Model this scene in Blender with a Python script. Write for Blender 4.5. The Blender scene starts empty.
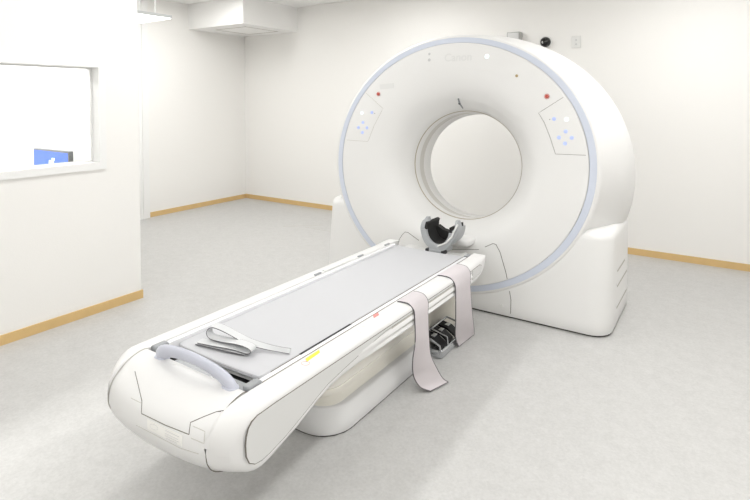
import bpy, math, random
from mathutils import Vector, Matrix
from mathutils.bvhtree import BVHTree
from mathutils.geometry import tessellate_polygon
random.seed(4)
SC = bpy.context.scene
COL = SC.collection
PI = math.pi

# ------------------------------------------------------------------ camera
FPX = 528.3
YAW = math.atan(351 / FPX)
TILT = math.radians(1.8)
PPY = 100 + FPX * math.tan(TILT)
cam_d = bpy.data.cameras.new('camera')
cam = bpy.data.objects.new('camera', cam_d)
COL.objects.link(cam)
cam_d.sensor_width = 36
cam_d.lens = FPX / 750 * 36
cam_d.shift_y = -(250 - PPY) / 750
cam_d.clip_start = 0.05
EYE = Vector((0, 0, 1.5))
cam.location = EYE
cam.rotation_euler = (PI / 2 - TILT, 0, YAW)
SC.camera = cam
_F = Vector((-math.sin(YAW), math.cos(YAW), 0)); _R = Vector((math.cos(YAW), math.sin(YAW), 0)); _Z = Vector((0, 0, 1))
_FD = _F * math.cos(TILT) - _Z * math.sin(TILT); _U = _F * math.sin(TILT) + _Z * math.cos(TILT)
def ray(px, py):
    return (_FD + _R * ((px - 375) / FPX) + _U * ((PPY - py) / FPX)).normalized()

# ------------------------------------------------------------------ materials
def mat(name, col, rough=.5, metal=0, coat=0, spec=.5, emit=None, es=0, bump=0, bscale=200, vary=0, vscale=6):
    m = bpy.data.materials.new(name); m.use_nodes = True
    nt = m.node_tree; b = nt.nodes['Principled BSDF']
    c = tuple(x ** 2.2 for x in col) + (1,)
    b.inputs['Base Color'].default_value = c
    b.inputs['Roughness'].default_value = rough
    b.inputs['Metallic'].default_value = metal
    b.inputs['Coat Weight'].default_value = coat
    b.inputs['Specular IOR Level'].default_value = spec
    if emit:
        b.inputs['Emission Color'].default_value = tuple(x ** 2.2 for x in emit) + (1,)
        b.inputs['Emission Strength'].default_value = es
    tc = nt.nodes.new('ShaderNodeTexCoord')
    if vary:
        n = nt.nodes.new('ShaderNodeTexNoise'); n.inputs['Scale'].default_value = vscale
        n.inputs['Detail'].default_value = 5
        nt.links.new(tc.outputs['Object'], n.inputs['Vector'])
        r = nt.nodes.new('ShaderNodeMix'); r.data_type = 'RGBA'
        r.inputs['A'].default_value = tuple(v * (1 - vary) for v in c[:3]) + (1,)
        r.inputs['B'].default_value = tuple(min(1, v * (1 + vary)) for v in c[:3]) + (1,)
        nt.links.new(n.outputs['Fac'], r.inputs['Factor']); nt.links.new(r.outputs['Result'], b.inputs['Base Color'])
    if bump:
        n = nt.nodes.new('ShaderNodeTexNoise'); n.inputs['Scale'].default_value = bscale
        nt.links.new(tc.outputs['Object'], n.inputs['Vector'])
        bp = nt.nodes.new('ShaderNodeBump'); bp.inputs['Strength'].default_value = bump; bp.inputs['Distance'].default_value = .002
        nt.links.new(n.outputs['Fac'], bp.inputs['Height']); nt.links.new(bp.outputs['Normal'], b.inputs['Normal'])
    return m

M = dict(
    wall=mat('wallpaper', (.955, .949, .937), .9, bump=.25, bscale=120),
    ceil=mat('ceiling_paint', (.965, .962, .955), .9),
    trim=mat('white_trim', (.95, .95, .945), .5),
    wood=mat('wood_skirting', (.85, .72, .50), .5, vary=.08, vscale=9),
    shell=mat('white_moulded_shell', (.885, .883, .88), .38, vary=.004),
    shell2=mat('white_gantry_cover', (.915, .913, .908), .42),
    grey=mat('light_grey_panel', (.84, .84, .835), .45),
    plinth=mat('pale_grey_plinth', (.89, .89, .89), .4),
    blue=mat('pale_blue_ring', (.81, .835, .89), .4),
    bellow=mat('cream_bellows', (.975, .965, .935), .6),
    lav=mat('lavender_grey_plastic', (.79, .80, .85), .4),
    pad=mat('grey_vinyl_pad', (.765, .767, .78), .55, bump=.1, bscale=400, vary=.01, vscale=60),
    edge=mat('pad_piping', (.62, .62, .63), .5),
    strap=mat('mauve_grey_fabric', (.81, .785, .795), .85, bump=.3, bscale=500, vary=.02, vscale=25),
    strapedge=mat('grey_binding', (.42, .41, .42), .8),
    sgrey=mat('strap_grey_fabric', (.83, .835, .84), .85, bump=.3, bscale=500),
    railwhite=mat('satin_white_rail', (.93, .93, .94), .25),
    silver=mat('brushed_aluminium', (.80, .80, .81), .3, .8),
    clip=mat('grey_end_cap', (.58, .59, .60), .4),
    dark=mat('dark_recess', (.17, .17, .18), .6),
    black=mat('black_rubber', (.09, .09, .10), .6),
    foam=mat('black_foam', (.13, .13, .13), .75, bump=.3, bscale=90),
    seam=mat('seam_shadow_gap', (.46, .44, .41), .9),
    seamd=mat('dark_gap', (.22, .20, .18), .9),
    seaml=mat('faint_gap', (.76, .75, .72), .9),
    hgrey=mat('headrest_grey', (.66, .67, .68), .4),
    yellow=mat('yellow_sticker', (.95, .90, .25), .5),
    red=mat('red_button', (.80, .38, .33), .4),
    redring=mat('red_print', (.85, .55, .52), .5),
    print=mat('faint_grey_print', (.80, .80, .80), .6),
    blurp=mat('very_faint_print', (.885, .885, .88), .6),
    sticker=mat('sticker_white', (.92, .915, .90), .5),
    bbtn=mat('blue_backlit_key', (.74, .79, .96), .4, emit=(.6, .7, 1), es=.12),
    wbtn=mat('white_backlit_key', (.92, .98, .98), .4, emit=(.9, 1, 1), es=.5),
    brass=mat('tan_indicator', (.66, .58, .42), .5),
    bore=mat('scan_window_film', (.82, .81, .79), .35),
    lip=mat('bore_lip_line', (.70, .66, .58), .5),
    lamp=mat('lamp_diffuser', (.95, .95, .95), .5, emit=(1, 1, .98), es=3.0),
    lampframe=mat('lamp_frame', (.84, .85, .85), .5),
    chrome=mat('chrome', (.78, .79, .80), .2, .9),
    plastic=mat('white_plastic', (.90, .90, .89), .4),
    screen=mat('screen_blue', (.10, .22, .60), .3, emit=(.38, .55, .95), es=.6),
    icon=mat('screen_white', (.9, .95, 1), .3, emit=(.95, .97, 1), es=.9),
    bezel=mat('monitor_bezel', (.40, .41, .42), .4),
    desk=mat('desk_white', (.90, .90, .90), .5),
    dome=mat('smoked_dome', (.12, .12, .12), .15),
    glint=mat('dome_glint_spot', (.75, .75, .75), .3),
    boxgrey=mat('grey_metal_box', (.66, .66, .65), .4),
    beige=mat('beige_column_cover', (.88, .865, .82), .5),
)
# floor: mottled pale vinyl
def floor_mat():
    m = bpy.data.materials.new('mottled_vinyl'); m.use_nodes = True
    nt = m.node_tree; b = nt.nodes['Principled BSDF']; L = nt.links.new
    b.inputs['Roughness'].default_value = .42; b.inputs['Specular IOR Level'].default_value = .35
    tc = nt.nodes.new('ShaderNodeTexCoord')
    def noise(s, d):
        n = nt.nodes.new('ShaderNodeTexNoise'); n.inputs['Scale'].default_value = s; n.inputs['Detail'].default_value = d
        n.inputs['Roughness'].default_value = .65
        L(tc.outputs['Object'], n.inputs['Vector']); return n
    n1, n2 = noise(85, 6), noise(16, 4)
    mx = nt.nodes.new('ShaderNodeMix'); mx.inputs[0].default_value = .35
    L(n1.outputs['Fac'], mx.inputs[2]); L(n2.outputs['Fac'], mx.inputs[3])
    r = nt.nodes.new('ShaderNodeValToRGB')
    g = lambda t: tuple(x ** 2.2 for x in t) + (1,)
    r.color_ramp.elements[0].position = .36; r.color_ramp.elements[0].color = g((.73, .727, .72))
    r.color_ramp.elements[1].position = .62; r.color_ramp.elements[1].color = g((.785, .782, .776))
    L(mx.outputs[0], r.inputs['Fac']); L(r.outputs['Color'], b.inputs['Base Color'])
    return m
M['floor'] = floor_mat()
def glass_mat():
    m = bpy.data.materials.new('window_glass'); m.use_nodes = True
    nt = m.node_tree; nt.nodes.clear(); L = nt.links.new
    o = nt.nodes.new('ShaderNodeOutputMaterial'); mx = nt.nodes.new('ShaderNodeMixShader')
    t = nt.nodes.new('ShaderNodeBsdfTransparent'); t.inputs[0].default_value = (.98, .985, .98, 1)
    gl = nt.nodes.new('ShaderNodeBsdfGlossy'); gl.inputs['Roughness'].default_value = .02
    fr = nt.nodes.new('ShaderNodeFresnel'); fr.inputs[0].default_value = 1.25
    L(fr.outputs[0], mx.inputs[0]); L(t.outputs[0], mx.inputs[1]); L(gl.outputs[0], mx.inputs[2]); L(mx.outputs[0], o.inputs[0])
    return m
M['glass'] = glass_mat()

# ------------------------------------------------------------------ mesh helpers
class MB:
    def __init__(s): s.v = []; s.f = []
    def add(s, v, f):
        o = len(s.v); s.v += [Vector(p) for p in v]; s.f += [tuple(i + o for i in q) for q in f]; return s
    def box(s, a, b, ch=0):
        x0, y0, z0 = (min(a[i], b[i]) for i in range(3)); x1, y1, z1 = (max(a[i], b[i]) for i in range(3))
        if ch <= 0:
            return s.add([(x0,y0,z0),(x1,y0,z0),(x1,y1,z0),(x0,y1,z0),(x0,y0,z1),(x1,y0,z1),(x1,y1,z1),(x0,y1,z1)],
                  [(0,3,2,1),(4,5,6,7),(0,1,5,4),(1,2,6,5),(2,3,7,6),(3,0,4,7)])
        ch = min(ch, (x1-x0)/2.2, (y1-y0)/2.2, (z1-z0)/2.2)
        return s.rbox((x0+x1)/2, (y0+y1)/2, x1-x0, y1-y0, z0, z1, ch, ch)
    def rbox(s, cx, cy, w, d, z0, z1, r, e, n=4):
        # vertical corners radius r, top and bottom edge radius e
        rings = []
        zs = []
        for k in range(n + 1):
            a = PI / 2 * k / n; zs.append((z0 + e - e * math.cos(a), e * (1 - math.sin(a))))
        for k in range(n + 1):
            a = PI / 2 * k / n; zs.append((z1 - e + e * math.sin(a), e * (1 - math.cos(a))))
        for z, ins in zs:
            rings.append([(p[0], p[1], z) for p in rrect(cx, cy, w - 2*ins, d - 2*ins, max(r - ins, .0005), 5)])
        return s.loft(rings, True, True, True)
    def loft(s, rings, closed=True, cap0=False, cap1=False):
        n = len(rings[0]); v = [p for r in rings for p in r]; f = []
        m = n if closed else n - 1
        for i in range(len(rings) - 1):
            for j in range(m):
                k = (j + 1) % n
                f.append((i*n+j, i*n+k, (i+1)*n+k, (i+1)*n+j))
        if cap0: f.append(tuple(range(n))[::-1])
        if cap1: f.append(tuple((len(rings)-1)*n + j for j in range(n)))
        return s.add(v, f)
    def tube(s, pts, r, n=8, cap=True, flat=1.0, up=None):
        pts = [Vector(p) for p in pts]; rings = []
        up0 = Vector(up) if up else Vector((0, 0, 1))
        for i, p in enumerate(pts):
            t = (pts[min(i+1, len(pts)-1)] - pts[max(i-1, 0)])
            if t.length < 1e-9: t = Vector((1, 0, 0))
            t.normalize()
            u = up0
            if abs(t.dot(u)) > .98: u = Vector((1, 0, 0))
            a = t.cross(u).normalized(); b = a.cross(t).normalized()
            rr = r[i] if isinstance(r, (list, tuple)) else r
            rings.append([p + a * (math.cos(2*PI*k/n) * rr) + b * (math.sin(2*PI*k/n) * rr * flat) for k in range(n)])
        return s.loft(rings, True, cap, cap)
    def disc(s, c, nrm, r, h, n=20):
        c = Vector(c); nrm = Vector(nrm).normalized()
        a = nrm.orthogonal().normalized(); b = nrm.cross(a)
        rings = [[c + d * nrm + (a*math.cos(2*PI*k/n) + b*math.sin(2*PI*k/n)) * q for k in range(n)] for d, q in ((-.001, r), (h*.7, r), (h, r*.82))]
        return s.loft(rings, True, True, True)
def rrect(cx, cy, w, d, r, n=5):
    r = min(r, w/2 - 1e-4, d/2 - 1e-4); out = []
    for (sx, sy, a0) in ((1,1,0),(-1,1,PI/2),(-1,-1,PI),(1,-1,3*PI/2)):
        ox, oy = cx + sx*(w/2 - r), cy + sy*(d/2 - r)
        for k in range(n + 1):
            a = a0 + PI/2*k/n; out.append((ox + r*math.cos(a), oy + r*math.sin(a)))
    return out
WORLD = {}
def root_loc(o):
    p = Vector((0, 0, 0))
    while o is not None: p += o.location; o = o.parent
    return p
def obj(name, mb, m, parent=None, smooth=True, origin=None, angle=35):
    off = root_loc(parent) if parent else Vector((0, 0, 0))
    loc = Vector((0, 0, 0))
    if parent is None:
        if origin is None:
            xs = [v.x for v in mb.v]; ys = [v.y for v in mb.v]; zs = [v.z for v in mb.v]
            origin = ((min(xs)+max(xs))/2, (min(ys)+max(ys))/2, min(zs))
        loc = Vector(origin); off = loc
    me = bpy.data.meshes.new(name)
    me.from_pydata([tuple(v - off) for v in mb.v], [], mb.f); me.validate()
    me.materials.append(M[m])
    if smooth:
        for p in me.polygons: p.use_smooth = True
        try: me.set_sharp_from_angle(angle=math.radians(angle))
        except Exception: pass
    o = bpy.data.objects.new(name, me); COL.objects.link(o)
    o.location = loc
    if parent: o.parent = parent
    import bmesh
    bm = bmesh.new(); bm.from_mesh(me); bmesh.ops.recalc_face_normals(bm, faces=bm.faces); bm.to_mesh(me); bm.free()
    WORLD[o.name] = (list(mb.v), list(mb.f))
    return o
def empty(name, loc, label, cat, group=None):
    o = bpy.data.objects.new(name, None); COL.objects.link(o); o.location = loc; o.empty_display_size = .1
    return tag(o, label, cat, group)
def tag(o, label, cat, group=None):
    o['label'] = label; o['category'] = cat
    if group: o['group'] = group
    return o
def struct(name, mb, m, smooth=False, parent=None):
    o = obj(name, mb, m, parent, smooth)
    if parent is None: o['kind'] = 'structure'
    return o
_bvh = {}
def hit(px, py, o):
    if o.name not in _bvh:
        v, f = WORLD[o.name]; _bvh[o.name] = BVHTree.FromPolygons(v, f)
    h = _bvh[o.name].ray_cast(EYE, ray(px, py))
    if h[0] is None: return None
    n = h[1] if h[1].dot(ray(px, py)) < 0 else -h[1]
    return h[0], n
def seam(name, pts, on, m, parent, r=.0018, step=3):
    """a fine panel gap laid along the surface of a cover"""
    P = []
    for a, b in zip(pts, pts[1:]):
        n = max(1, int(math.hypot(b[0]-a[0], b[1]-a[1]) / step))
        for k in range(n + (1 if b == pts[-1] else 0)):
            t = k / n; h = hit(a[0] + (b[0]-a[0])*t, a[1] + (b[1]-a[1])*t, on)
            if h: P.append(h[0] + h[1] * r * .2)
    if len(P) < 2: print('SEAM MISS', name, pts[0]); return None
    return obj(name, MB().tube(P, r, 6), m, parent)
def button(name, px, py, on, m, parent, r, h=.004):
    q = hit(px, py, on)
    if not q: print('BTN MISS', name, px, py); return None
    return obj(name, MB().disc(q[0], q[1], r, h), m, parent)
def decal(name, corners, on, m, parent, h=.002):
    """thin sticker whose corners lie on the surface"""
    N = 6; g = []
    for j in range(N + 1):
        for i in range(N + 1):
            u, w = i/N, j/N
            x = (1-w)*((1-u)*corners[0][0] + u*corners[1][0]) + w*((1-u)*corners[3][0] + u*corners[2][0])
            y = (1-w)*((1-u)*corners[0][1] + u*corners[1][1]) + w*((1-u)*corners[3][1] + u*corners[2][1])
            q = hit(x, y, on)
            if not q: print('DECAL MISS', name, x, y); return None
            g.append(q)
    v = [q[0] + q[1]*h for q in g] + [q[0] - q[1]*.001 for q in g]; f = []
    K = (N+1)*(N+1)
    for j in range(N):
        for i in range(N):
            a = j*(N+1)+i; f += [(a, a+1, a+N+2, a+N+1), (K+a+N+1, K+a+N+2, K+a+1, K+a)]
    for i in range(N):
        for a, b in ((i, i+1), (N*(N+1)+i+1, N*(N+1)+i), ((i+1)*(N+1), i*(N+1)), (i*(N+1)+N, (i+1)*(N+1)+N)):
            f.append((a, K+a, K+b, b))
    return obj(name, MB().add(v, f), m, parent)

# ------------------------------------------------------------------ room
XP, YP = -3.67, 2.32            # partition wall face and end
XL, YB, XR, YF, H = -6.12, 5.63, 1.9, -2.2, 2.8
WT = .14
struct('floor', MB().box((XL-.2, YF-.2, -.1), (XR+.2, YB+.2, 0)), 'floor')
struct('ceiling', MB().box((XL-.2, YF-.2, H), (XR+.2, YB+.2, H+.1)), 'ceil')
struct('wall_back', MB().box((XL, YB, 0), (XR, YB+.15, H)), 'wall')
struct('wall_left', MB().box((XL-.15, YF-.15, 0), (XL, YB+.15, H)), 'wall')
struct('wall_right', MB().box((XR, YF-.15, 0), (XR+.15, YB+.15, H)), 'wall')
struct('wall_front', MB().box((XL, YF-.15, 0), (XR, YF, H)), 'wall')
# partition with the window opening
WY0, WY1, WZ0, WZ1 = .15, 2.02, 1.055, 1.735
w = MB()
x0, x1 = XP-WT, XP
w.box((x0, YF, 0), (x1, YP, WZ0)); w.box((x0, YF, WZ1), (x1, YP, H))
w.box((x0, YF, WZ0), (x1, WY0, WZ1)); w.box((x0, WY1, WZ0), (x1, YP, WZ1))
struct('wall_partition', w, 'wall')
# return wall closing the control room
struct('wall_control_room', MB().box((XL, YP-WT, 0), (XP-WT, YP, H)), 'wall')
# window casing
wf = MB(); fw = .042; pr = .012
def casing(mb, xa, xb):
    mb.box((xa, WY0-fw, WZ0-fw), (xb, WY1+fw, WZ0)); mb.box((xa, WY0-fw, WZ1), (xb, WY1+fw, WZ1+fw))
    mb.box((xa, WY0-fw, WZ0), (xb, WY0, WZ1)); mb.box((xa, WY1, WZ0), (xb, WY1+fw, WZ1))
casing(wf, XP, XP+pr); casing(wf, x0-pr, x0)
t = .008
wf.box((x0-pr, WY0, WZ0), (x1+pr, WY1, WZ0+t)); wf.box((x0-pr, WY0, WZ1-t), (x1+pr, WY1, WZ1))
wf.box((x0-pr, WY0, WZ0+t), (x1+pr, WY0+t, WZ1-t)); wf.box((x0-pr, WY1-t, WZ0+t), (x1+pr, WY1, WZ1-t))
win = struct('window_1', wf, 'trim')
gl = obj('glass_pane', MB().box((XP-.09, WY0+t, WZ0+t), (XP-.082, WY1-t, WZ1-t)), 'glass', win, False)
bd = MB()
for (ya, yb, za, zb) in ((WY0+t, WY1-t, WZ0+t, WZ0+.018), (WY0+t, WY1-t, WZ1-.018, WZ1-t), (WY1-.018, WY1-t, WZ0+.018, WZ1-.018), (WY0+t, WY0+.018, WZ0+.018, WZ1-.018)):
    bd.box((XP-.097, ya, za), (XP-.075, yb, zb))
obj('glazing_bead', bd, 'trim', win, False)
# skirting
bh, bt = .062, .010
def skirt(name, a, b): struct(name, MB().box(a, b), 'wood')
skirt('baseboard_back', (XL, YB-bt, 0), (XR, YB, bh))
skirt('baseboard_left', (XL, 3.99, 0), (XL+bt, YB-bt, bh))
skirt('baseboard_partition', (XP, YF, 0), (XP+bt, YP+bt, bh))
skirt('baseboard_partition_end', (XL, YP, 0), (XP, YP+bt, bh))
skirt('baseboard_right', (XR-bt, YF, 0), (XR, YB-bt, bh))
# door jamb strip on the left wall
dj = MB(); dj.box((XL, 3.90, 0), (XL+.035, 3.985, H)); dj.box((XL, 3.86, 0), (XL+.02, 3.90, H))
struct('trim_1', dj, 'trim')
# corner soffit with the ventilation hatch
SX, SY, SZ = -5.05, 4.62, 2.46
sf = struct('trim_2', MB().box((XL, SY, SZ), (SX, YB, H)), 'ceil')
ht = MB(); hx0, hx1, hy0, hy1 = XL+.28, SX-.2, SY+.22, YB-.18
for a, b in (((hx0, hy0), (hx1, hy0+.012)), ((hx0, hy1-.012), (hx1, hy1)), ((hx0, hy0), (hx0+.012, hy1)), ((hx1-.012, hy0), (hx1, hy1))):
    ht.box((a[0], a[1], SZ-.004), (b[0], b[1], SZ+.001))
obj('hatch_frame', ht, 'seaml', sf, False)
# floor access cover joints
fs = MB()
def fl(a, b): fs.tube([(a[0], a[1], .0004), (b[0], b[1], .0004)], .002, 4)
fl((-4.35, 4.58), (-4.00, 4.90)); fl((-4.12, 4.70), (-3.5, 4.70))
fj = struct('trim_3', fs, 'seaml')

# ceiling lamps above the frame: inferred rows, plus added fill panels
def ceiling_lamp(x, y, lx, ly, label, power):
    r = empty('ceiling_light', (x, y, H-.03), label, 'ceiling light', 'ceiling light panels')
    fr = MB()
    for a, b in (((-lx/2, -ly/2), (lx/2, -ly/2+.02)), ((-lx/2, ly/2-.02), (lx/2, ly/2)), ((-lx/2, -ly/2+.02), (-lx/2+.02, ly/2-.02)), ((lx/2-.02, -ly/2+.02), (lx/2, ly/2-.02))):
        fr.box((x+a[0], y+a[1], H-.03), (x+b[0], y+b[1], H))
    obj('frame', fr, 'lampframe', r, False)
    obj('diffuser', MB().box((x-lx/2+.02, y-ly/2+.02, H-.022), (x+lx/2-.02, y+ly/2-.02, H-.004)), 'lamp', r, False)
    ld = bpy.data.lights.new('ceiling_light_glow', 'AREA'); ld.shape = 'RECTANGLE'; ld.size = lx-.06; ld.size_y = ly-.06
    ld.energy = power; ld.color = (1, .997, .992)
    lo = bpy.data.objects.new('lamp_glow', ld); COL.objects.link(lo); lo.parent = r; lo.location = (0, 0, -.004)
LP = 11.2
for (x, y, k) in ((-2.8, .4, .7), (-2.8, 2.3, .8), (-2.9, 4.2, 1.4), (-.1, .4, .85), (-.1, 2.3, .95), (-.1, 4.2, 1.55), (-5.0, 3.6, 1.45), (-1.5, -1.2, .9), (1.35, 1.4, .9), (1.35, -.9, .9)):  # right pair added as side fill, back panels added to lift the wall
    ceiling_lamp(x, y, .32, 1.25, 'unseen flush ceiling light panel over the scanner room, right and back ones added as fill', LP*k)
for (x, y) in ((-4.9, .2), (-4.9, 1.4)):
    ceiling_lamp(x, y, .6, .6, 'square ceiling light panel in the control room behind the window', LP*3.2)

# suspended lamp near the partition
hl = empty('suspended_lamp', (-4.85, 2.95, 2.3), 'flat white glowing lamp hanging on two thin rods left of the corner soffit', 'hanging light')
fx, fy, fz = -4.57, 3.26, 2.3
obj('diffuser', MB().box((fx-.60, fy-.62, fz), (fx-.01, fy-.01, fz+.008)), 'lamp', hl, False)
fr = MB(); fr.box((fx-.61, fy-.63, fz+.006), (fx, fy, fz+.035), .004)
obj('housing', fr, 'lampframe', hl, False)
for (x, y) in ((fx-.08, fy-.30), (fx-.02, fy-.17)):
    obj('hanging_rod', MB().tube([(x, y, fz+.03), (x, y, H)], .008, 8), 'trim', hl)

# ------------------------------------------------------------------ gantry
GC = Vector((-1.72, 3.59, 1.04)); PIT = math.radians(6)
GU = Vector((1, 0, 0)); GV = Vector((0, math.sin(PIT), math.cos(PIT))); GW = Vector((0, math.cos(PIT), -math.sin(PIT)))
gan = empty('ct_gantry', (-1.70, 3.95, 0), 'large white ring shaped scanner housing with pale blue band and round bore', 'CT scanner')
def gp(r, w, a, asp, du=0, dv=0): return GC + GU*(r*asp*math.cos(a) + du) + GV*(r*math.sin(a) + dv) + GW*w
NS = 128
def ring_of(r, w, asp, du=0, dv=0): return [gp(r, w, 2*PI*k/NS, asp, du, dv) for k in range(NS)]
def off(r):
    k = max(0, min(1, (.75 - r)/.33)); k = k*k*(3-2*k); return .030*k, -.020*k
def asp(r): return 1.067 + (1.108 - 1.067) * max(0, min(1, (r - .42) / .5))
def spline(ctrl, n=6):
    out = []
    for i in range(len(ctrl) - 1):
        p0, p1, p2, p3 = ctrl[max(i-1, 0)], ctrl[i], ctrl[i+1], ctrl[min(i+2, len(ctrl)-1)]
        for k in range(n):
            t = k/n
            out.append(tuple(.5*((2*p1[j]) + (-p0[j]+p2[j])*t + (2*p0[j]-5*p1[j]+4*p2[j]-p3[j])*t*t + (-p0[j]+3*p1[j]-3*p2[j]+p3[j])*t**3) for j in range(len(p1))))
    out.append(tuple(ctrl[-1])); return out
face = spline([(.897, .000), (.80, .000), (.71, .004), (.63, .018), (.56, .048), (.505, .095), (.465, .150), (.437, .195), (.4215, .235)], 6)
front = obj('front_cover', MB().loft([ring_of(r, w, asp(r), *off(r)) for r, w in face]), 'shell2', gan, angle=60)
obj('blue_ring', MB().loft([ring_of(r, w, 1.108) for r, w in ((.898, .004), (.8985, -.0015), (.9375, -.001), (.940, .006))]), 'blue', gan, angle=60)
for nm, m_, pr_ in (('bore_liner', 'shell2', [(.4215, .235), (.417, .24), (.415, .25), (.4145, .305), (.4175, .307)]),
                  ('scan_window', 'bore', [(.4175, .307), (.4175, .375), (.4145, .377)]),
                  ('rear_bore_liner', 'shell2', [(.4145, .377), (.415, .50), (.425, .52), (.45, .56), (.52, .63), (.62, .72), (.74, .797)])):
    obj(nm, MB().loft([ring_of(r, w, 1.067, .03, -.02) for r, w in pr_]), m_, gan, angle=40)
obj('bore_lip', MB().loft([ring_of(r, w, 1.067, .03, -.02) for r, w in ((.4225, .229), (.4195, .2305), (.4180, .236), (.4205, .24))]), 'lip', gan, angle=60)
cas = spline([(.938, .002, 1.039, 0, 0), (.952, .006, 1.055, 0, 0), (.963, .025, 1.067, 0, 0), (.973, .07, 1.08, 0, 0), (.993, .15, 1.10, .005, -.005),
    (1.032, .28, 1.125, .02, -.02), (1.068, .45, 1.148, .03, -.035), (1.072, .62, 1.152, .03, -.035), (1.05, .72, 1.135, .03, -.04), (.99, .785, 1.07, .03, -.05), (.74, .80, .80, .02, -.02)], 5)
casing_o = obj('outer_casing', MB().loft([ring_of(r, w, rx/r, du, dv) for r, w, rx, du, dv in cas]), 'shell2', gan, angle=60)
# base with rounded corners hugging the drum
bx0, bx1 = -2.865, -.580; rings = []
def base_ring(z, ins, r):
    yf = 3.492 + .105*z
    return [(p[0], p[1], z) for p in rrect((bx0+bx1)/2, (yf+4.33)/2, bx1-bx0-2*ins, 4.33-yf-2*ins, r - ins*.5, 10)]
zt = .660; e = .055
rings = [base_ring(0.012, .006, .13), base_ring(.02, 0, .13)] + [base_ring(z, 0, .13) for z in (.1, .2, .3, .4, .5, .6)]
rings += [base_ring(zt - e + e*math.sin(a), e*(1-math.cos(a)), .13) for a in (.2, .5, .8, 1.1, 1.35, PI/2)]
# hollow out the middle so the bore stays open: base is built as a U of three lofts
base = MB()
def clipring(r, xa, xb):
    return [(min(max(p[0], xa), xb), p[1], p[2]) for p in r]
base.loft([clipring(r, bx0-1, -2.46) for r in rings], True, True, True)
base.loft([clipring(r, -.97, bx1+1) for r in rings], True, True, True)
base.loft([clipring(r, -2.18, -1.22) for r in rings[:5]], True, True, True)
base.loft([clipring(r, -2.46, -2.18) for r in rings[:6]], True, True, True)
base.loft([clipring(r, -1.22, -.97) for r in rings[:6]], True, True, True)
base_o = obj('base_cover', base, 'shell2', gan, angle=50)
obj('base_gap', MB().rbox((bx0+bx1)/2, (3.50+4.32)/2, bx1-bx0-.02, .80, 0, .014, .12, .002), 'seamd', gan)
# louvres on the right flank
for z, ya, yb in ((.392, 3.74, 4.10), (.290, 3.74, 4.20), (.150, 3.73, 4.20)):
    lv = MB(); R2 = []
    for y in (ya, ya+.02, yb-.02, yb):
        s = 0.3 if y in (ya, yb) else 1
        R2.append([(bx1-.004, y, z-.012), (bx1+.004*s, y, z-.010), (bx1+.005*s, y, z), (bx1-.004, y, z+.035)])
    lv.loft(R2, True, True, True)
    lo_ = obj('vent_louvre', lv, 'shell2', gan)
    obj('vent_slot', MB().box((bx1-.002, ya+.03, z-.03), (bx1+.0015, yb-.03, z-.014)), 'seaml', lo_)
# ledge below the bore on which the couch docks
fbs = MB(); 
obj('docking_tray', MB().rbox(-1.70, 3.60, .40, .30, .455, .50, .05, .015), 'shell2', gan)
# panel gaps
for pts in ([(485,247), (493,243.5), (496,244.5), (500,252), (506,273), (509,288)],):
    seam('panel_gap', pts, front, 'seam', gan, .0022)
seam('panel_gap', [(509.5,291), (511,300), (510.5,317)], base_o, 'seam', gan, .0022)
seam('panel_gap', [(447,249.5), (479,249.5)], front, 'seam', gan, .0018)
seam('panel_gap', [(399,240), (402,235), (405,232), (408,232.5), (419,240.5)], front, 'seam', gan, .0018)
button('round_cap', 501.5, 306, base_o, 'plastic', gan, .012, .006)
# control panels
for side, outline in (('l', [(366,93), (383,108.5), (374,126), (368,141.5), (347,140)]), ('r', [(566,95.5), (538.5,113), (544,122), (550,137), (555.5,154), (592,155.5), (589,141), (583,124), (575,109), (566,95.5)])):
    seam('control_panel_gap', outline, front, 'seaml' if side == 'l' else 'seam', gan, .0014)
kL = [(362,113,'wbtn'), (372,112.5,'bbtn'), (363,122.5,'bbtn'), (358.5,127.5,'bbtn'), (367,127.8,'bbtn'), (362.5,132.5,'bbtn')]
kR = [(554,119,'bbtn'), (566.5,119.5,'wbtn'), (565.7,131.5,'bbtn'), (559,137.5,'bbtn'), (571.7,137.8,'bbtn'), (565,143.5,'bbtn')]
for x, y, m_ in kL + kR: button('control_key', x, y, front, m_, gan, .0125 if m_ == 'bbtn' else .014, .004)
button('key_dimple', 374.8, 113.5, front, 'seam', gan, .003, .002); button('key_dimple', 549.8, 119.4, front, 'seam', gan, .003, .002)
for x, y in ((378.5, 94), (547, 96.5)):
    b_ = button('stop_button', x, y, front, 'red', gan, .012, .010); b_['label'] = 'round red emergency stop button'
    q = hit(x, y, front); a = q[1].orthogonal().normalized(); bb = q[1].cross(a)
    obj('stop_collar', MB().tube([q[0] + q[1]*.002 + (a*math.cos(2*PI*k/20) + bb*math.sin(2*PI*k/20))*.0165 for k in range(21)], .0018, 6), 'redring', gan)
button('indicator_lamp', 487, 56.5, front, 'wbtn', gan, .016, .004)
button('indicator_lamp', 516.8, 75.8, front, 'brass', gan, .010, .006)
button('indicator_lamp', 429.5, 54, front, 'print', gan, .010, .003); button('indicator_lamp', 429.3, 60, front, 'print', gan, .012, .003)
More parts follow.
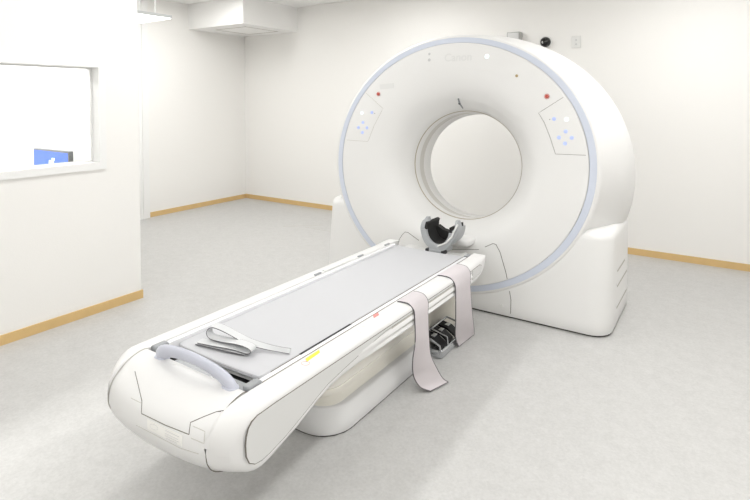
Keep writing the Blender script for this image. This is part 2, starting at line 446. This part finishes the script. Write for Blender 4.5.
# blurred maker's lettering
def lettering(name, text, px, py, size, on, m_):
    cu = bpy.data.curves.new(name, 'FONT'); cu.body = text; cu.size = size; cu.align_x = 'CENTER'; cu.align_y = 'CENTER'; cu.extrude = .0006; cu.offset = .0015
    tmp = bpy.data.objects.new(name, cu); COL.objects.link(tmp)
    dg = bpy.context.evaluated_depsgraph_get(); me = bpy.data.meshes.new_from_object(tmp.evaluated_get(dg))
    bpy.data.objects.remove(tmp); q = hit(px, py, on)
    mb = MB(); base_p = q[0]
    mb.add([base_p + GU*v.co.x + GV*v.co.y - GW*(v.co.z + .0008) for v in me.vertices], [tuple(p.vertices) for p in me.polygons])
    return obj(name, mb, m_, gan, False)
lettering('maker_lettering', 'Canon', 458, 57.5, .085, front, 'blurp')
decal('model_mark', [(380, 84.5), (394, 83), (394, 88), (380, 89.5)], front, 'blurp', gan)
# laser slot fibre at the top of the bore
lip = []
for px, py in ((458.5, 98.5), (459.2, 101.5), (460.5, 104.5), (463, 108), (465, 111)):
    q = hit(px, py, front)
    if q: lip.append(q[0] + q[1]*.004)
obj('marker_hook', MB().tube(lip, [.006, .007, .006, .004, .003][:len(lip)], 8), 'clip', gan)
button('hook_tip', 459.5, 103, front, 'black', gan, .008, .011)

# ------------------------------------------------------------------ couch
CX = -1.655
tab = empty('patient_couch', (CX, 2.2, 0), 'long low white examination couch with grey mattress reaching into the scanner', 'examination table')
def interp(tb, y):
    if y <= tb[0][0]: return tb[0][1]
    for (a, va), (b, vb) in zip(tb, tb[1:]):
        if y <= b: return va + (vb-va)*(y-a)/(b-a)
    return tb[-1][1]
ZB = [(1.095,.36),(1.100,.335),(1.11,.313),(1.13,.294),(1.155,.280),(1.185,.271),(1.22,.268),(1.265,.272),(1.315,.284),(1.41,.310),(1.53,.352),(1.60,.370),(1.68,.380),(1.80,.383),(2.24,.377),(2.96,.368),(3.05,.372),(3.12,.388),(3.18,.415),(3.225,.45),(3.245,.485)]
ZT = [(1.095,.385),(1.100,.415),(1.11,.440),(1.13,.462),(1.155,.477),(1.185,.486),(1.22,.491),(1.265,.492),(3.10,.492),(3.18,.496),(3.225,.495),(3.245,.488)]
def cross(y, sgn):
    zb, zt = interp(ZB, y), interp(ZT, y); h = zt - zb
    d0 = max(0, (1.20-y)/.105); d1 = max(0, (y-3.12)/.125)
    ins = .030*d0**4 + .02*d1*d1
    xo, xi = .385-ins, .2895
    k = min(1, h/.12); P = []
    P += [(xi, zb), (xo-.05*k, zb)]
    for a in (-70, -45, -20, 0):      # bottom outer round
        P.append((xo-.022*k + .022*k*math.cos(math.radians(a)), zb + .022*k + .022*k*math.sin(math.radians(a))))
    P += [(xo, zt-.028*k), (xo-.001, zt-.022*k), (xo-.005, zt-.0155*k), (xo-.012, zt-.010*k), (xo-.025, zt-.0055*k), (xo-.045, zt-.002*k), (xo-.07, zt-.0003), (xi+.012, zt)]
    P += [(xi+.004, zt-.001), (xi+.001, zt-.004), (xi, zt-.012), (xi, zt-.034*k)]
    kk = max(0, min(1, (1.26-y)/.16))
    return [(CX + sgn*p[0], y + (nose_y(CX + sgn*p[0]) - 1.100)*kk, p[1]) for p in P]
def nose_y(x):
    q = abs((x - CX)/.385); return 1.046 + .055*q*q + .058*q**8 + (.028*q**5 if x < CX else 0)
ys = [1.095,1.100,1.11,1.13,1.155,1.185,1.22,1.265,1.315,1.36,1.41,1.47,1.53,1.60,1.68,1.74,1.80,2.0,2.24,2.5,2.75,2.96,3.05,3.12,3.15,3.18,3.205,3.225,3.245]
sides = []
for s in (1, -1):
    sides.append(obj('side_shell', MB().loft([cross(y, s) for y in ys], True, True, True), 'shell', tab, angle=50))
# grey inlay on both flanks
INL = [(1.160,.385),(1.163,.412),(1.172,.435),(1.187,.450),(1.21,.459),(1.30,.4615),(2.0,.4615),(2.97,.4615),(2.97,.452),(2.0,.452),(1.95,.448),(1.86,.438),(1.76,.424),(1.67,.412),(1.58,.398),(1.52,.380),(1.47,.362),(1.41,.342),(1.34,.320),(1.27,.305),(1.23,.300),(1.198,.305),(1.175,.321),(1.163,.348)]
def slab(poly, x, th, s):
    n = len(poly); tri = tessellate_polygon([[Vector((0, p[0], p[1])) for p in poly]])
    v = [(CX + s*(x-.003), p[0], p[1]) for p in poly] + [(CX + s*(x+th), p[0], p[1]) for p in poly]
    f = [tuple(t) for t in tri] + [tuple(n+i for i in t) for t in tri] + [(i, (i+1)%n, n+(i+1)%n, n+i) for i in range(n)]
    return MB().add(v, f)
def grow(poly, d):
    n = len(poly); out = []
    for i in range(n):
        a, b, c = Vector(poly[i-1]), Vector(poly[i]), Vector(poly[(i+1) % n])
        t = (c - a).normalized(); out.append((b.x + (-t.y)*d, b.y + t.x*d))
    return out
for s, sh in zip((1, -1), sides):
    INL_ = [(y + (.030 if s < 0 else 0)*max(0, min(1, (1.42-y)/.22)), z) for y, z in INL]
    g2 = obj('flank_inlay', slab(INL_, .385, .0015, s), 'grey', sh, False)
    obj('inlay_gap', slab(grow(INL_, .0028), .385, .0006, s), 'seam', g2, False)
    for zc, hh, ya in ((.428, .011, 1.80), (.399, .009, 1.90)):
        L_ = MB(); R2 = []
        for y in (ya-.12, ya, ya+.12, ya+.3, 2.9, 2.965):
            k = -.4 if y < ya else (.1 if y < ya+.05 else (.55 if y < ya+.2 else .85))
            R2.append([(CX+s*.381, y, zc-hh), (CX+s*(.385+.009*k), y, zc-hh*.7), (CX+s*(.385+.013*k), y, zc), (CX+s*(.385+.009*k), y, zc+hh*.8), (CX+s*.381, y, zc+hh*1.6)])
        L_.loft(R2, True, True, True); obj('flank_rib', L_, 'shell', sh)
        obj('rib_gap', MB().box((CX+s*.381, ya+.25, zc+hh*1.2), (CX+s*.3858, 2.96, zc+hh*1.6+.003)), 'seaml', sh, False)
    CAP = [(2.985,.462),(3.10,.466),(3.125,.455),(3.13,.435),(3.115,.418),(2.985,.405)]
    cp = obj('end_inlay', slab(CAP, .3845, .0022, s), 'grey', sh, False)
    obj('inlay_gap', slab(grow(CAP, .0028), .384, .0015, s), 'seam', cp, False)
# nose
def nose_ring(x):
    yo = nose_y(x)
    ctrl = [(1.262,.455),(1.258,.480),(1.246,.490),(1.215,.491),(1.165,.481),(1.118,.459),(1.072+.0,.425),(1.052,.385),(1.050,.345),(1.068,.308),(1.105,.283),(1.16,.268),(1.24,.266),(1.34,.285),(1.50,.335),(1.56,.36),(1.56,.42),(1.30,.42)]
    out = []
    for y, z in ctrl:
        k = max(0, min(1, (1.26-y)/.20))
        out.append((x, y + (yo-1.050)*k, z))
    a = spline(out[:16], 3) + out[16:]
    return a
xs = [CX - .289 + .578*k/20 for k in range(21)]
nose = obj('nose_cover', MB().loft([nose_ring(x) for x in xs], True, True, True), 'shell', tab, angle=40)
NG = [(135,371.5), (138,384), (142,401), (141.5,413.5), (165,425), (189,434.5), (190.5,422.5), (203,417), (217,411.5), (221,411.5)]
seam('flap_gap', NG, nose, 'seam', nose, .0013, 2)
seam('flap_gap', [(189,434.5), (190.5,422.5), (203,417), (217,411.5), (224,410.5)], nose, 'seamd', nose, .0011, 2)
seam('flap_gap', [(131,398), (141,403)], nose, 'seaml', nose, .0010, 2)
seam('flap_gap', [(193,426), (205,431.5), (204,443.5), (191,438)], nose, 'seaml', nose, .0010, 2)
seam('flap_gap', [(136,425), (140,427), (180,448), (199,454)], nose, 'seaml', nose, .0010, 2)
st = decal('rating_label', [(147.5,419), (182.5,435.5), (182,446.5), (148,429)], nose, 'sticker', nose)
if st:
    for (a, b) in (((165,430),(179,437)), ((165,433),(178,439.5)), ((165,435.5),(178.5,442)), ((166,438),(177,443.3))):
        seam('label_text', [a, b], st, 'print', st, .0009, 2)
    c0 = (154, 427); seam('label_mark', [(c0[0]+4*math.cos(t_*PI/6), c0[1]+2.6*math.sin(t_*PI/6)+1.5*math.cos(t_*PI/6)) for t_ in range(13)], st, 'print', st, .0007, 2)
for sg in (1, -1):
    obj('cover_joint', MB().tube([(p[0], p[1] + (p[1]-1.30)*.012, p[2] + (p[2]-.39)*.016) for p in nose_ring(CX + sg*.2893)[2:42]], .0017, 6), 'seam' if sg > 0 else 'seaml', nose)
for px, py in ((174.5, 364), (210.5, 377.5)):
    button('screw_cap', px, py, nose, 'plastic', nose, .007, .0015)
# carry handle
hp = []
for k in range(25):
    a = PI*k/24; u = -math.cos(a); up = math.sin(a)**.75
    hp.append((CX + .022 + u*.200, 1.245 - .020*up, .478 + .072*up))
obj('handle', MB().tube(hp, [.024 + .006*abs(math.cos(PI*k/24))**4 for k in range(25)], 14, True, .62, up=(0, 1, .2)), 'lav', tab)
for s in (1, -1):
    obj('handle_foot', MB().rbox(CX + .022 + s*.197, 1.241, .064, .046, .474, .497, .020, .006), 'lav', tab)
# frame tray under the mattress
obj('inner_tray', MB().box((CX-.289, 1.262, .40), (CX+.289, 3.20, .425)), 'black', tab, False)
obj('tray_block', MB().box((CX-.19, 1.275, .425), (CX+.05, 1.36, .447), .008), 'hgrey', tab)
obj('tray_block', MB().box((CX+.10, 1.29, .425), (CX+.235, 1.345, .45), .008), 'clip', tab)
cr = MB(); R2 = []
for y in (1.385, 2.0, 3.28, 3.33):
    k = 1 if y < 3.3 else .8
    R2.append([(CX+u*k, y, z) for u, z in ((-.235,.458),(-.20,.444),(0,.436),(.20,.444),(.235,.458),(.235,.450),(.20,.434),(0,.426),(-.20,.434),(-.235,.450))])
obj('cradle', cr.loft(R2, True, True, True), 'plastic', tab)
# mattress
MX = CX - .013
mm = MB(); R2 = []
def mat_ring(y, ins, dz):
    w_ = .253 - ins
    top = [(u*w_, .4745 - dz - .006*(1-u*u)) for u in (1, .97, .85, .5, 0, -.5, -.85, -.97, -1)]
    top[0] = (w_, .468-dz); top[-1] = (-w_, .468-dz)
    bot = [(u*w_, .4565 - .006*(1-u*u)) for u in (-1, -.5, 0, .5, 1)]
    return [(MX + a, y, b) for a, b in top + bot]
for y, ins, dz in ((1.372,.02,.012),(1.376,.012,.005),(1.385,.004,.001),(1.40,0,0),(1.8,0,0),(2.4,0,0),(3.0,0,0),(3.17,0,0),(3.185,.004,.002),(3.192,.012,.01)):
    R2.append(mat_ring(y, ins, dz))
mattress = obj('mattress', mm.loft(R2, True, True, True), 'pad', tab)
for s in (1, -1):
    obj('piping', MB().tube([(MX+s*.2535, y, .468) for y in (1.39, 2.0, 2.6, 3.18)], .0022, 6), 'edge', mattress)
obj('piping', MB().tube([(CX-.24, 1.375, .463), (CX, 1.374, .458), (CX+.24, 1.375, .463)], .0022, 6), 'edge', mattress)
# aluminium rails
for s in (1, -1):
    rl = obj('accessory_rail', MB().box((CX+s*.261, 1.33, .455), (CX+s*.2845, 3.16, .488), .002), 'railwhite', tab)
    obj('rail_end_cap', MB().box((CX+s*.252, 1.265, .465), (CX+s*.288, 1.330, .497), .007), 'clip', tab)
obj('rail_gap', MB().box((CX+.2846, 1.33, .470), (CX+.2896, 3.17, .4886)), 'seam', tab, False)
obj('rail_groove', MB().box((CX+.2575, 1.40, .470), (CX+.2612, 3.165, .4885)), 'seam', tab, False)
obj('rail_slot', MB().box((CX+.2560, 1.56, .478), (CX+.2650, 1.90, .4897)), 'black', tab, False)
obj('rail_latch', MB().box((CX+.262, 3.13, .478), (CX+.288, 3.19, .497), .005), 'clip', tab)
for yy in (2.34, 2.77, 3.09):
    obj('strap_anchor', MB().box((CX-.305, yy-.028, .488), (CX-.291, yy+.028, .4975), .003), 'clip', tab)
obj('anchor_pad', MB().box((CX-.315, 2.40, .488), (CX-.290, 2.66, .498), .004), 'plastic', tab)
# markings on the right hand shell
sr = sides[0]
decal('warning_sticker', [(305.6,358.9), (319.0,350.1), (319.8,352.6), (306.8,361.8)], sr, 'yellow', sr)
seam('round_print', [(305.5+4.3*math.cos(t_*PI/8), 363.4+1.9*math.sin(t_*PI/8)) for t_ in range(17)], sr, 'redring', sr, .0008, 1)
seam('triangle_print', [(355,329), (361,333), (365,326.5), (358,326), (355,329)], sr, 'print', sr, .0007, 2)
decal('warning_sticker', [(373,315.5), (378,312.8), (379,315), (374,318)], sr, 'redring', sr)
decal('warning_sticker', [(468,254.5), (473,251.5), (474,252.8), (469,256)], sr, 'yellow', sr)
# bellows and plinth
bl = MB(); R2 = []
z = .118; zz = [.118]
prof = [(0,0),(.011,.020),(.021,.002),(.032,.020),(.043,.002),(.056,.020),(.070,.003),(.085,.014),(.100,.008),(.112,-.004),(.120,.004),(.28,-.002)]
for dz, o_ in prof:
    R2.append([(p[0], p[1], .118+dz) for p in rrect(CX, 2.24, .40+2*o_, .86+2*o_, .10, 8)])
obj('bellows', bl.loft(R2, True, True, True), 'bellow', tab, angle=25)
R2 = []
for z_, ins in ((0.006, .004), (.012, 0), (.06, .003), (.118, .008), (.124, .011), (.128, .018), (.129, .045)):
    R2.append([(p[0], p[1], z_) for p in rrect(CX, 2.255, .52-2*ins, .99-2*ins, .16-ins*.5, 10)])
obj('plinth', MB().loft(R2, True, True, True), 'plinth', tab, angle=50)
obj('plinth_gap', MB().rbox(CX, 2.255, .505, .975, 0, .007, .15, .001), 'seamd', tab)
obj('rear_column', MB().rbox(CX, 3.06, .34, .60, 0, .40, .03, .01), 'beige', tab)
obj('beam', MB().box((CX-.255, 1.60, .385), (CX+.255, 3.20, .40)), 'shell', tab, False)

# ------------------------------------------------------------------ foot pedals
pe = empty('foot_pedal_unit', (-1.40, 2.86, 0), 'chrome and black foot pedal unit on the floor between the two hanging straps', 'foot pedal')
obj('housing', MB().rbox(-1.405, 2.86, .13, .30, 0, .05, .03, .012), 'chrome', pe)
for k, y in enumerate((2.76, 2.85, 2.94)):
    bz = .05
    R2 = [[(-1.475, y-.032, bz+.055), (-1.475, y+.032, bz+.055), (-1.475, y+.032, bz+.067), (-1.475, y-.032, bz+.067)],
          [(-1.40, y-.034, bz+.040), (-1.40, y+.034, bz+.040), (-1.40, y+.034, bz+.054), (-1.40, y-.034, bz+.054)],
          [(-1.35, y-.032, bz+.008), (-1.35, y+.032, bz+.008), (-1.35, y+.032, bz+.022), (-1.35, y-.032, bz+.022)]]
    pd = obj('pedal', MB().loft(R2, True, True, True), 'black', pe)
    obj('pedal_pad', MB().box((-1.425, y-.02, bz+.056), (-1.40, y+.02, bz+.066), .003), 'chrome', pd)
obj('guard_bar', MB().tube([(-1.34, 2.70, .02), (-1.345, 2.70, .085), (-1.40, 2.70, .11), (-1.46, 2.70, .12), (-1.46, 3.02, .12), (-1.40, 3.02, .11), (-1.345, 3.02, .085), (-1.34, 3.02, .02)], .006, 8), 'chrome', pe)
obj('guard_bar', MB().tube([(-1.345, 2.805, .05), (-1.35, 2.805, .10), (-1.46, 2.805, .125)], .005, 8), 'chrome', pe)

# ------------------------------------------------------------------ straps
def ribbon(L, Rr, th, nrm_hint):
    """L, Rr: left and right edge points; returns slab mesh"""
    Ls = spline([tuple(p) for p in L], 6); Rs = spline([tuple(p) for p in Rr], 6); n = len(Ls); W = 5
    g = []
    for a, b in zip(Ls, Rs):
        a, b = Vector(a), Vector(b); g.append([a.lerp(b, k/W) for k in range(W+1)])
    v, f = [], []
    N = [[None]*(W+1) for _ in range(n)]
    for i in range(n):
        for j in range(W+1):
            t_ = g[min(i+1, n-1)][j] - g[max(i-1, 0)][j]; c = g[i][min(j+1, W)] - g[i][max(j-1, 0)]
            nn = t_.cross(c)
            N[i][j] = nn.normalized() if nn.length > 1e-9 else Vector((0, 0, 1))
    rings = []
    for i in range(n):
        top = [g[i][j] + N[i][j]*th/2 for j in range(W+1)]; bot = [g[i][j] - N[i][j]*th/2 for j in reversed(range(W+1))]
        rings.append(top + bot)
    return MB().loft(rings, True, True, True), Ls, Rs
def drape(label, L, Rr):
    mb, Ls, Rs = ribbon(L, Rr, .004, None)
    r = empty('body_strap', (-1.27, (L[0][1]+Rr[0][1])/2, 0), label, 'strap', 'wide straps hanging from the couch edge')
    obj('webbing', mb, 'strap', r, angle=70)
    for E_ in (Ls, Rs): obj('edge_binding', MB().tube(E_, .0030, 6), 'strapedge', r)
    obj('edge_binding', MB().tube([Ls[-1], Rs[-1]], .0030, 6), 'strapedge', r)
drape('mauve grey strap over the couch edge nearer the foot end, tip lying on floor',
      [(-1.350,2.235,.4945),(-1.325,2.240,.4955),(-1.290,2.245,.490),(-1.264,2.248,.462),(-1.254,2.24,.420),(-1.254,2.245,.310),(-1.282,2.27,.200),(-1.300,2.31,.100),(-1.278,2.34,.034),(-1.237,2.375,.008)],
      [(-1.350,2.400,.4945),(-1.325,2.402,.4955),(-1.290,2.400,.490),(-1.264,2.395,.462),(-1.253,2.375,.410),(-1.253,2.385,.290),(-1.255,2.41,.180),(-1.240,2.45,.095),(-1.220,2.48,.034),(-1.200,2.505,.008)])
drape('mauve grey strap draped over the couch edge nearer the scanner ring, hanging straight down',
      [(-1.362,2.70,.4945),(-1.330,2.705,.4955),(-1.290,2.71,.490),(-1.264,2.715,.462),(-1.254,2.71,.420),(-1.262,2.73,.320),(-1.285,2.78,.210),(-1.315,2.84,.110),(-1.325,2.88,.050),(-1.325,2.91,.008)],
      [(-1.362,2.95,.4945),(-1.330,2.95,.4955),(-1.290,2.945,.490),(-1.264,2.935,.462),(-1.253,2.91,.420),(-1.258,2.935,.320),(-1.268,2.975,.220),(-1.282,3.03,.120),(-1.298,3.08,.055),(-1.312,3.115,.008)])
# folded strap on the mattress
fsr = empty('folded_strap', (-1.63, 1.49, .475), 'light grey strap folded in loops on the mattress foot end', 'strap')
A = Vector((-1.835, 1.435, 0)); B = Vector((-1.435, 1.535, 0)); dirv = (B-A).normalized()
def P_(s_, z_, off, wd):
    wdir = Vector((wd[0], wd[1], 0)).normalized()
    p = A + dirv*s_ + wdir*off; return (p.x, p.y, .4725 + z_)
Wd = (-.25, 1.0)
path = [(.405,.006,.030,.9),(.36,.008,.026,.95),(.30,.012,.022,.8),(.22,.026,.016,.4),(.15,.046,.022),(.085,.066,.020),(.04,.066,.024),(.022,.045,.020),(.045,.026,.010),(.11,.026,.0),(.19,.034,-.012),(.25,.032,-.022),(.268,.020,-.024),(.245,.010,-.024),(.17,.014,-.02),(.08,.012,-.018),(.0,.010,-.012)]
def fold(path, W_):
    L, Rr = [], []
    for q in path:
        s_, z_, o_ = q[:3]; tw = q[3] if len(q) > 3 else 0; c_ = math.cos(tw*1.3); n_ = math.sin(tw*1.3)
        L.append(P_(s_, z_, o_ - W_/2*c_, Wd)); Rr.append(P_(s_, z_ + .004 + W_*.30*n_, o_ + W_/2*c_, Wd))
    return L, Rr
L, Rr = fold(path, .036)
mb, Ls, Rs = ribbon(L, Rr, .0035, None)
obj('webbing', mb, 'sgrey', fsr, angle=70)
obj('edge_binding', MB().tube(Ls, .0018, 6), 'strapedge', fsr); obj('edge_binding', MB().tube(Rs, .0018, 6), 'strapedge', fsr)
L, Rr = fold([(.235,.004,-.026),(.16,.005,-.024),(.08,.005,-.020),(-.01,.0045,-.014)], .036)
mb, Ls, Rs = ribbon(L, Rr, .0035, None)
obj('webbing', mb, 'sgrey', fsr, angle=70); obj('edge_binding', MB().tube(Ls, .0018, 6), 'strapedge', fsr)

# ------------------------------------------------------------------ headrest
hr = empty('head_holder', (-1.66, 3.32, .45), 'grey U shaped head holder with black foam cushion at the couch end', 'head rest')
HX, HY, HZ = -1.640, 3.29, .468
def cradle_ring(y, th, grow_, r0, aL, aR, top):
    out = []; n = 18
    for k in range(n+1):
        a = math.radians(aL + (aR-aL)*k/n); out.append((HX + r0*math.cos(a)*1.0, y, HZ + .135 + r0*1.12*math.sin(a)))
    for k in range(n, -1, -1):
        a = math.radians(aL + (aR-aL)*k/n); out.append((HX + (r0-th)*math.cos(a), y, HZ + .135 + (r0-th)*1.12*math.sin(a)))
    return out
def U(y0, y1, r0, th, aL, aR, m_, nm, lean=0, flare=0):
    R2 = []
    for k in range(7):
        t_ = k/6; y = y0 + (y1-y0)*t_
        e_ = .004 if k in (0, 6) else 0
        R2.append([(p[0], p[1] + lean*(p[2]-HZ), p[2]) for p in cradle_ring(y, th-e_, 0, r0 + flare*(t_-.5) - e_/2, aL, aR, 0)])
    return obj(nm, MB().loft(R2, True, True, True), m_, hr, angle=60)
U(3.235, 3.44, .118, .012, 176, 364, 'hgrey', 'shell', .10)
U(3.228, 3.256, .128, .042, 184, 356, 'hgrey', 'rim', .10)
U(3.240, 3.43, .107, .022, 158, 376, 'foam', 'cushion', .10)
for s in (1, -1):
    ear = MB(); R2 = []
    for k in range(11):
        t_ = k/10; wv = (.040 - .006*t_) * (1 if k < 8 else (.93, .78, .45)[k-8])
        th_ = 0; cxx = HX + (.012 if s < 0 else 0) + s*(.110 + .018*t_ + .014*math.sin(t_*PI*1.2)); zc = HZ + .085 + .120*t_; yc = 3.265 + .10*(zc-HZ) + .03*t_
        th = (.018 if s < 0 else .010) if k < 9 else .009
        R2.append([(cxx + s*a_, yc + b_, zc) for a_, b_ in ((-th, -wv), (th, -wv), (th*1.3, 0), (th, wv), (-th, wv), (-th*1.3, 0))])
    obj('side_wing', ear.loft(R2, True, True, True), 'hgrey', hr, angle=70)
obj('mounting_foot', MB().box((HX-.060, 3.225, .440), (HX+.045, 3.40, .476), .01), 'hgrey', hr)
for xx in (-.070, .050): obj('foot_clamp', MB().box((HX+xx-.014, 3.222, .448), (HX+xx+.014, 3.27, .470), .005), 'dark', hr)
arc = [(HX + .100*math.cos(math.radians(a)), HZ + .135 + .100*1.12*math.sin(math.radians(a))) for a in range(190, 351, 8)]
arc += [(HX + .07, HZ+.128), (HX + .02, HZ+.098), (HX - .03, HZ+.108), (HX - .075, HZ+.132)]
obj('cushion_end', MB().loft([[(p[0], y + .10*(p[1]-HZ), p[1]) for p in arc] for y in (3.375, 3.425)], True, True, True), 'foam', hr)
obj('strap_band', MB().tube([(HX+.01, 3.235, HZ+.030), (HX+.07, 3.235, HZ+.060), (HX+.11, 3.24, HZ+.105), (HX+.125, 3.25, HZ+.15), (HX+.145, 3.26, HZ+.19)], .012, 8, True, .5), 'plastic', hr)

# ------------------------------------------------------------------ control room
mon = empty('computer_monitor', (-4.33, 2.02, .74), 'desktop monitor with blue screen on the desk behind the control room window', 'monitor')
mx0, mx1, my, mz0, mz1 = -4.66, -4.10, 2.02, .80, 1.113
obj('bezel', MB().box((mx0, my, mz0), (mx1, my+.035, mz1), .004), 'bezel', mon)
obj('screen', MB().box((mx0+.014, my-.002, mz0+.02), (mx1-.014, my+.004, mz1-.014)), 'screen', mon, False)
ic = MB()
for a, b in (((-4.345, 1.005), (-4.31, 1.03)), ((-4.325, .985), (-4.305, 1.01)), ((-4.30, .98), (-4.275, 1.045)), ((-4.35, .975), (-4.33, .992)), ((-4.30, 1.035), (-4.26, 1.05))):
    ic.box((a[0]-.05, my-.004, a[1]), (b[0]-.05, my-.001, b[1]))
obj('screen_graphic', ic, 'icon', mon, False)
obj('stand', MB().box((-4.36, my+.04, .76), (-4.30, my+.07, .95), .005), 'bezel', mon)
obj('stand_base', MB().rbox(-4.33, my+.045, .22, .18, .745, .76, .03, .004), 'bezel', mon)
dk = empty('desk', (-4.35, 1.75, 0), 'white desk under the monitor inside the control room', 'desk')
obj('desk_top', MB().box((-5.3, 1.40, .715), (XP-WT-.03, 2.15, .745), .005), 'desk', dk)
for x in (-5.25, -3.88):
    for y in (1.45, 2.1): obj('leg', MB().box((x-.02, y-.02, 0), (x+.02, y+.02, .715)), 'desk', dk, False)
bx = obj('device', MB().rbox(-3.92, 1.90, .18, .14, .745, 1.040, .05, .02), 'plastic', None)
tag(bx, 'low white rounded device right of the blue monitor behind the window sill', 'device')

# ------------------------------------------------------------------ wall things
oc = obj('wall_socket', MB().box((-1.325, YB-.009, 2.03), (-1.235, YB, 2.150), .003), 'plastic', None)
tag(oc, 'small white wall outlet plate high on the back wall right of the dome camera', 'wall outlet')
for z_ in (2.112, 2.070):
    obj('socket_slot', MB().box((-1.288, YB-.0105, z_-.010), (-1.272, YB-.008, z_+.004)), 'print', oc, False)
dc = empty('dome_camera', (-1.59, YB, 2.11), 'black glass dome security camera on the back wall behind the scanner top', 'security camera')
def dome(cx, cz, r, dep, m_, nm, y0=YB):
    R2 = []
    for k in range(8):
        a = PI/2*k/8; R2.append([(cx + r*math.cos(a)*math.cos(2*PI*j/24), y0 - dep*math.sin(a), cz + r*math.cos(a)*math.sin(2*PI*j/24)) for j in range(24)])
    return obj(nm, MB().loft(R2, True, True, True), m_, dc, angle=60)
obj('mount', MB().disc((-1.585, YB-.001, 2.105), (0, -1, 0), .068, .02, 28), 'plastic', dc)
dome(-1.585, 2.105, .055, .060, 'dome', 'dome', YB-.019)
obj('lens', MB().disc((-1.60, YB-.068, 2.10), (0.2, -1, 0), .012, .010), 'glint', dc)  # pale disc stands in for a glint on the dome
wb = obj('junction_box', MB().box((-1.975, YB-.10, 2.13), (-1.835, YB+.001, 2.225), .006), 'boxgrey', None)
tag(wb, 'small grey metal box on the back wall peeking over the scanner top', 'junction box')
obj('lid', MB().box((-1.965, YB-.108, 2.14), (-1.845, YB-.099, 2.215), .003), 'grey', wb)

# ------------------------------------------------------------------ world and view
wd = bpy.data.worlds.new('world'); SC.world = wd; wd.use_nodes = True
wd.node_tree.nodes['Background'].inputs[0].default_value = (1, 1, 1, 1)
wd.node_tree.nodes['Background'].inputs[1].default_value = .3
vs = SC.view_settings
vs.view_transform = 'Standard'; vs.look = 'None'; vs.gamma = 1; vs.use_curve_mapping = False
vs.exposure = 0.31
